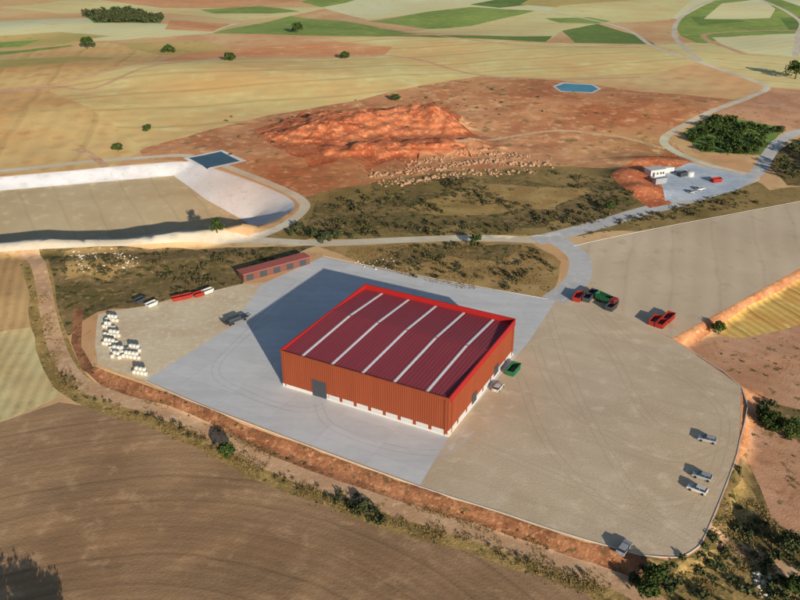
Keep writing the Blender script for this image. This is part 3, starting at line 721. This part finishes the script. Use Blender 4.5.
bushes('gully_bushes',inpoly([(737,466),(752,474),(778,524),(830,560),(830,610),(650,606),(620,572),(700,560),(718,520)],240,ZL),0.3,1.5,'leafo',per=46)
bushes('verge_weeds',along([(44,300),(52,345),(68,382),(105,404),(160,420),(215,446),(270,474),(330,496),(400,519),(470,541),(540,565),(590,582)],380,1.3,ZL),0.15,0.7,'leafd',per=24)
bushes('verge_weeds',along([(330,497),(350,505),(385,516)],60,1.3,ZL),0.4,1.1,'leafo',per=30,clump=False)
bushes('embankment_weeds',along([(75,310),(78,345),(95,372),(160,398),(270,447),(400,494),(540,540)],260,0.9,ZL*.6),0.12,0.5,'leafd',per=18)
bushes('hillside_bushes',inpoly([(200,120),(480,90),(640,100),(660,150),(500,165),(300,195),(240,170)],280),0.3,1.4,'leafd',per=18)
bushes('fallow_weeds',inpoly([(690,350),(800,340),(840,400),(840,520),(790,515),(750,440),(765,392)],180,ZL),0.15,0.6,'leafd',per=18)
tufts('dry_grass_tufts',along([(44,300),(52,345),(68,385),(105,404),(160,421),(215,447),(270,475),(330,497),(400,520),(470,542),(540,566),(600,588)],5000,1.4,ZL),0.3)
tufts('dry_grass_tufts',along([(58,375),(100,391),(160,404),(215,427),(270,455),(330,479),(400,501),(470,523),(560,552)],2500,0.6,ZL),0.25)
tufts('dry_grass_tufts',inpoly([(700,560),(737,466),(778,524),(830,560),(830,610),(650,606)],4000,ZL),0.35)
tufts('dry_grass_tufts',inpoly([(325,250),(470,243),(535,247),(556,266),(545,294),(440,287)],5000),0.3)

# ---------------------------------------------------------------- rocks
def rocks(name,pts,smin,smax,mat,lift=0.2):
    import bmesh
    bm=bmesh.new(); bmesh.ops.create_icosphere(bm,subdivisions=1,radius=1); bv=np.array([v.co[:] for v in bm.verts]); bf=[[v.index for v in f.verts] for f in bm.faces]; bm.free()
    V=[];F_=[]; z=height(pts[:,0],pts[:,1])
    for (x,y),zz in zip(pts,z):
        s=smin+(smax-smin)*rng.random()**2; q=bv*(1+0.35*rng.normal(size=(len(bv),1))*0.6)*np.array([1,.7+.5*rng.random(),.6+.3*rng.random()])*s
        a=rng.random()*6.28; c,d=math.cos(a),math.sin(a); q=np.column_stack([q[:,0]*c-q[:,1]*d,q[:,0]*d+q[:,1]*c,q[:,2]])+np.array([x,y,zz+s*lift])
        o=len(V); V+=q.tolist(); F_+=[[i+o for i in f] for f in bf]
    return addmesh(name,V,F_,mat,False)
rocks('rock_heap',along([(372,176),(405,172),(440,168),(480,162),(548,166)],320,1.8),0.3,1.2,S['rockr'])
rocks('rock_heap',along([(380,184),(420,180),(470,174),(530,172)],220,1.8),0.3,1.0,S['rockr'])
rocks('rock_heap',along([(410,164),(470,155),(530,158)],160,2.0),0.3,1.0,S['rockr'])
rocks('rock_heap',inpoly([(350,172),(480,150),(560,160),(550,172),(400,186)],160),0.2,0.8,S['rockr'])
rocks('rock_heap',inpoly([(66,254),(110,250),(145,262),(124,276),(86,276)],150),0.12,0.5,S['rock'])
rocks('white_boulders',inpoly([(750,574),(775,572),(785,590),(760,598)],45,ZL),0.2,0.6,S['rock'])
rocks('white_boulders',inpoly([(352,262),(395,258),(400,268),(370,270)],40),0.15,0.5,S['rock'])
def bagstack(u,v,nx_,ny_,rot):
    x,y=G(u,v); mb=MB()
    for lay in range(2):
        for i in range(nx_-lay):
            for j in range(max(1,ny_-lay)):
                if rng.random()<0.06: continue
                cx=(i-(nx_-lay)/2+.5)*1.12+rng.normal()*.06; cy=(j-(ny_-lay)/2+.5)*1.12+rng.normal()*.06; z0=lay*0.92
                n=10; ringz=[(0,.42),(.12,.53),(.5,.57),(.8,.52),(.93,.36),(.98,.12)]
                vv=[];ff=[]
                for zz,rr in ringz:
                    for k in range(n):
                        a=2*math.pi*k/n; q=(abs(math.cos(a))**3+abs(math.sin(a))**3)**(-1/3)
                        vv.append((cx+math.cos(a)*rr*q*(1+.05*rng.normal()),cy+math.sin(a)*rr*q*(1+.05*rng.normal()),z0+zz))
                for r_ in range(len(ringz)-1):
                    for k in range(n): ff.append((r_*n+k,r_*n+(k+1)%n,(r_+1)*n+(k+1)%n,(r_+1)*n+k))
                ff.append(tuple(range((len(ringz)-1)*n,len(ringz)*n)))
                mb.add(vv,ff,0)
    mb.build('bulk_bag_stack',[S['bag']],loc=(x,y,0),rot=rot)
for (u,v,a_,b_) in [(112,321,4,1),(109,328,4,1),(112,336,5,1),(110,344,4,2),(117,351,5,2),(134,351,4,1),(131,358,5,1),(116,358,3,1),(140,374,4,1)]:
    bagstack(u,v,a_,b_,-0.25)

# ---------------------------------------------------------------- vehicles and containers
def car(name,u,v,rot,paint,z=0):
    x,y=G(u,v,z); mb=MB()
    mb.prism([(-2.1,0.32),(2.1,0.32),(2.18,0.62),(2.05,0.82),(1.05,0.98),(-1.95,1.0),(-2.15,0.8)],-0.88,0.88,0)
    v_=[(-1.9,-.84,1.0),(1.1,-.84,.98),(1.1,.84,.98),(-1.9,.84,1.0),(-1.55,-.66,1.46),(0.25,-.66,1.46),(0.25,.66,1.46),(-1.55,.66,1.46)]
    mb.add(v_,[(4,5,6,7),(0,1,5,4),(1,2,6,5),(2,3,7,6),(3,0,4,7)],1)
    mb.box(-1.58,0.28,-0.68,0.68,1.462,1.5,0,0.05,0.05)
    for xx in (-1.35,1.35):
        for yy in (-0.78,0.78): mb.tube((xx,yy-.12,.33),(xx,yy+.12,.33),.33,.33,2,14)
    for yy in (-.6,.6): mb.box(2.10,2.19,yy-.18,yy+.18,.62,.76,3); mb.box(-2.18,-2.12,yy-.16,yy+.16,.7,.85,4)
    for s in (-1,1):
        mb.box(0.55,0.75,s*0.9-0.09,s*0.9+0.09,0.98,1.1,0)
        mb.box(-0.62,-0.54,s*0.765-.03,s*0.765+.03,1.0,1.44,0)
    return mb.build(name,[S[paint],S['glass'],S['black'],S['white'],S['redp']],loc=(x,y,z),rot=rot)
def skip(name,u,v,rot,paint,L=5.5,Wd=2.3,h=1.7,z=0):
    x,y=G(u,v,z); mb=MB(); t=0.08
    l=L/2;w=Wd/2
    mb.box(-l+.3,l-.3,-w,w,0.15,0.25,1)
    for s in (-1,1):
        mb.prism([(-l+.25,0.2),(l-.6,0.2),(l,h),(-l,h)],s*w-t/2,s*w+t/2,0)
        n=7
        for k in range(n):
            xx=-l+.5+k*(L-1.3)/(n-1); mb.box(xx-.05,xx+.05,min(s*(w+t/2+.002),s*(w+t/2+.1)),max(s*(w+t/2+.002),s*(w+t/2+.1)),.22,h-.12,0)
        mb.box(-l,l,s*(w+.02)-.09,s*(w+.02)+.09,h+.002,h+.1,0)
    mb.add([(-l+.25,-w,.2),(-l+.25,w,.2),(-l,w,h),(-l,-w,h),(-l+.33,-w,.2),(-l+.33,w,.2),(-l+.08,w,h),(-l+.08,-w,h)],[(0,3,2,1),(4,5,6,7),(3,7,6,2)],0)
    mb.add([(l-.6,-w,.2),(l-.6,w,.2),(l,w,h),(l,-w,h),(l-.68,-w,.2),(l-.68,w,.2),(l-.08,w,h),(l-.08,-w,h)],[(0,1,2,3),(4,7,6,5),(3,2,6,7)],0)
    mb.box(-l+.4,l-.7,-.5,-.35,0,.15,1); mb.box(-l+.4,l-.7,.35,.5,0,.15,1)
    mb.box(-l+.5,l-.9,-w+.1,w-.1,.26,.26+h*0.35,2,0.3,0.3)
    return mb.build(name,[S[paint],S['dark'],S['dark']],loc=(x,y,z),rot=rot)
def truck(name,u,v,rot,cab,body):
    x,y=G(u,v); mb=MB()
    mb.box(-3.6,3.2,-.45,.45,.6,.85,2)
    mb.prism([(2.1,.5),(4.0,.5),(4.05,1.5),(3.8,2.7),(2.1,2.75)],-1.2,1.2,0)
    mb.add([(4.06,-1.05,1.6),(4.06,1.05,1.6),(3.84,1.05,2.55),(3.84,-1.05,2.55)],[(0,1,2,3)],3)
    for s in (-1,1): mb.box(2.6,3.6,s*1.205-.01,s*1.205+.01,1.65,2.4,3)
    mb.prism([(-3.7,.9),(1.7,.9),(1.85,2.6),(-3.9,2.6)],-1.24,-1.14,1); mb.prism([(-3.7,.9),(1.7,.9),(1.85,2.6),(-3.9,2.6)],1.14,1.24,1)
    mb.box(-3.65,1.65,-1.13,1.13,.92,1.02,1); mb.box(1.66,1.78,-1.13,1.13,.92,2.6,1); mb.box(-3.8,-3.68,-1.13,1.13,.92,2.6,1)
    mb.box(-3.3,1.3,-1.0,1.0,1.03,1.9,2,.4,.3)
    for k in range(6):
        for s in (-1,1): mb.box(-3.4+k*.95,-3.3+k*.95,s*1.28-.035,s*1.28+.035,.95,2.5,1)
    for xx in (-2.9,-1.7,3.0):
        for s in (-1,1): mb.tube((xx,s*1.02-.16,.5),(xx,s*1.02+.16,.5),.5,.5,4,14)
    return mb.build(name,[S[cab],S[body],S['dark'],S['glass'],S['black']],loc=(x,y,0),rot=rot)
car('parked_car',707,441,2.7,'silverp'); car('parked_car',702,478,2.6,'silverp'); car('parked_car',697,491,2.5,'whitep')
car('parked_car',624,550,0.9,'silverp')
car('parked_car',498,389,1.05,'whitep')
skip('waste_skip',655,323,0.95,'redp'); skip('waste_skip',668,320,0.9,'redp'); skip('waste_skip',661,326,0.9,'redp',4.5)
truck('skip_truck',606,303,-0.9,'redp','greenp')
skip('waste_skip',578,299,1.1,'redp'); skip('waste_skip',587,300,1.1,'dark',4.5); skip('waste_skip',611,309,0.9,'dark',4.5); skip('waste_skip',592,296,0.9,'dark',4.5)
skip('waste_skip',513,372,1.05,'greenp')
for i,(u,v,p) in enumerate([(178,300,'redp'),(187,298,'redp'),(199,296,'redp'),(208,293,'whitep'),(152,306,'whitep'),(140,302,'dark')]): skip('waste_skip',u,v,0.5+.1*i,p,3.8,1.8,1.3)
# low flatbed trailer
x,y=G(236,322); mb=MB()
mb.box(-4,4,-1.2,1.2,.85,1.05,0); mb.box(-4,-3.9,-1.2,1.2,1.052,1.7,0); mb.box(4.0,5.4,-.12,.12,.7,.85,0)
for xx in (-2.6,-1.6,2.6):
    for s in (-1,1): mb.tube((xx,s*1.0-.15,.45),(xx,s*1.0+.15,.45),.42,.42,1,12)
for s in (-1,1): mb.box(-3.8,3.9,s*1.25-.04,s*1.25+.04,.9,1.2,0)
mb.box(-2.8,1.6,-.9,.9,1.055,1.9,2,.2,.2)
mb.build('flatbed_trailer',[S['dark'],S['black'],S['dark']],loc=(x,y,0),rot=0.75)
# small plant at the lined yard
x,y=G(650,180); zz=hz(x,y)
hut=bpy.data.objects.new('control_building',None); bpy.context.scene.collection.objects.link(hut); hut.location=(x,y,zz-.4); hut.rotation_euler=(0,0,0.35)
mb=MB(); mb.box(0,8,0,5,0,3.4,0); mb.box(1,2.2,-.03,-.002,.2,2.4,1)
for k in (3.2,5,6.4): mb.box(k,k+.9,-.03,-.002,1.2,2.3,1)
mb.build('walls',[S['white'],S['dark']],parent=hut)
mb=MB(); mb.prism([(-.3,3.402),(8.3,3.402),(8.3,3.6),(-.3,3.6)],-.3,5.3,0); mb.build('roof',[S['white']],parent=hut)
def container(u,v,rot,c):
    x,y=G(u,v); mb=MB(); mb.box(0,6,0,2.4,.1,2.6,0)
    for k in range(12): mb.box(.2+k*.48,.34+k*.48,-.06,-.002,.2,2.5,0); mb.box(.2+k*.48,.34+k*.48,2.402,2.46,.2,2.5,0)
    for xx in (-.02,5.9): mb.box(xx,xx+.12,-.08,2.48,2.602,2.7,0)
    mb.box(6.002,6.05,.1,1.15,.2,2.5,1); mb.box(6.002,6.05,1.25,2.3,.2,2.5,1)
    mb.build('shipping_container',[S[c],S['dark']],loc=(x,y,max(0,hz(x,y))),rot=rot)
container(662,174,.2,'whitep'); container(655,188,.4,'silverp')
skip('waste_skip',716,182,0.3,'redp',5,2.4,1.8); skip('waste_skip',682,176,0.5,'dark',5,2.4,2.0)
car('parked_car',700,190,0.4,'whitep'); car('parked_car',692,193,0.5,'silverp')
x,y=G(690,176)
mb=MB(); mb.tube((0,0,0),(0,0,2.0),1.7,1.7,0,24); mb.tube((0,0,2.001),(0,0,2.3),1.7,0.4,0,24); mb.build('storage_tank',[S['whitep']],loc=(x,y,hz(x,y)))

# ---------------------------------------------------------------- light, sky, camera
sc=bpy.context.scene
w=bpy.data.worlds.new("World"); sc.world=w; w.use_nodes=True
nt=w.node_tree; sk=nt.nodes.new('ShaderNodeTexSky'); sk.sky_type='NISHITA'; sk.sun_disc=False
sk.sun_elevation=math.radians(SUN_EL); sk.sun_rotation=math.radians(SUN_AZ); sk.altitude=900
bg=nt.nodes['Background']; nt.links.new(sk.outputs[0],bg.inputs[0]); bg.inputs[1].default_value=0.09
sl=bpy.data.lights.new('sun','SUN'); sl.energy=5.0; sl.angle=math.radians(0.53); sl.color=(1.0,0.90,0.75)
so=bpy.data.objects.new('sun',sl); sc.collection.objects.link(so)
ce=math.cos(math.radians(SUN_EL)); az=math.radians(SUN_AZ)
so.rotation_euler=Vector((-math.sin(az)*ce,-math.cos(az)*ce,-math.sin(math.radians(SUN_EL)))).to_track_quat('-Z','Y').to_euler()
cam=bpy.data.cameras.new('camera'); cam.sensor_width=36; cam.lens=36*F/800; cam.clip_end=20000; cam.clip_start=1
co=bpy.data.objects.new('camera',cam); sc.collection.objects.link(co); co.location=(0,0,H)
co.rotation_euler=(math.radians(90)-math.atan2(HH,F),0,0); sc.camera=co
sc.view_settings.view_transform='Standard'; sc.view_settings.look='None'; sc.view_settings.exposure=0
print('done',time.time()-T0)
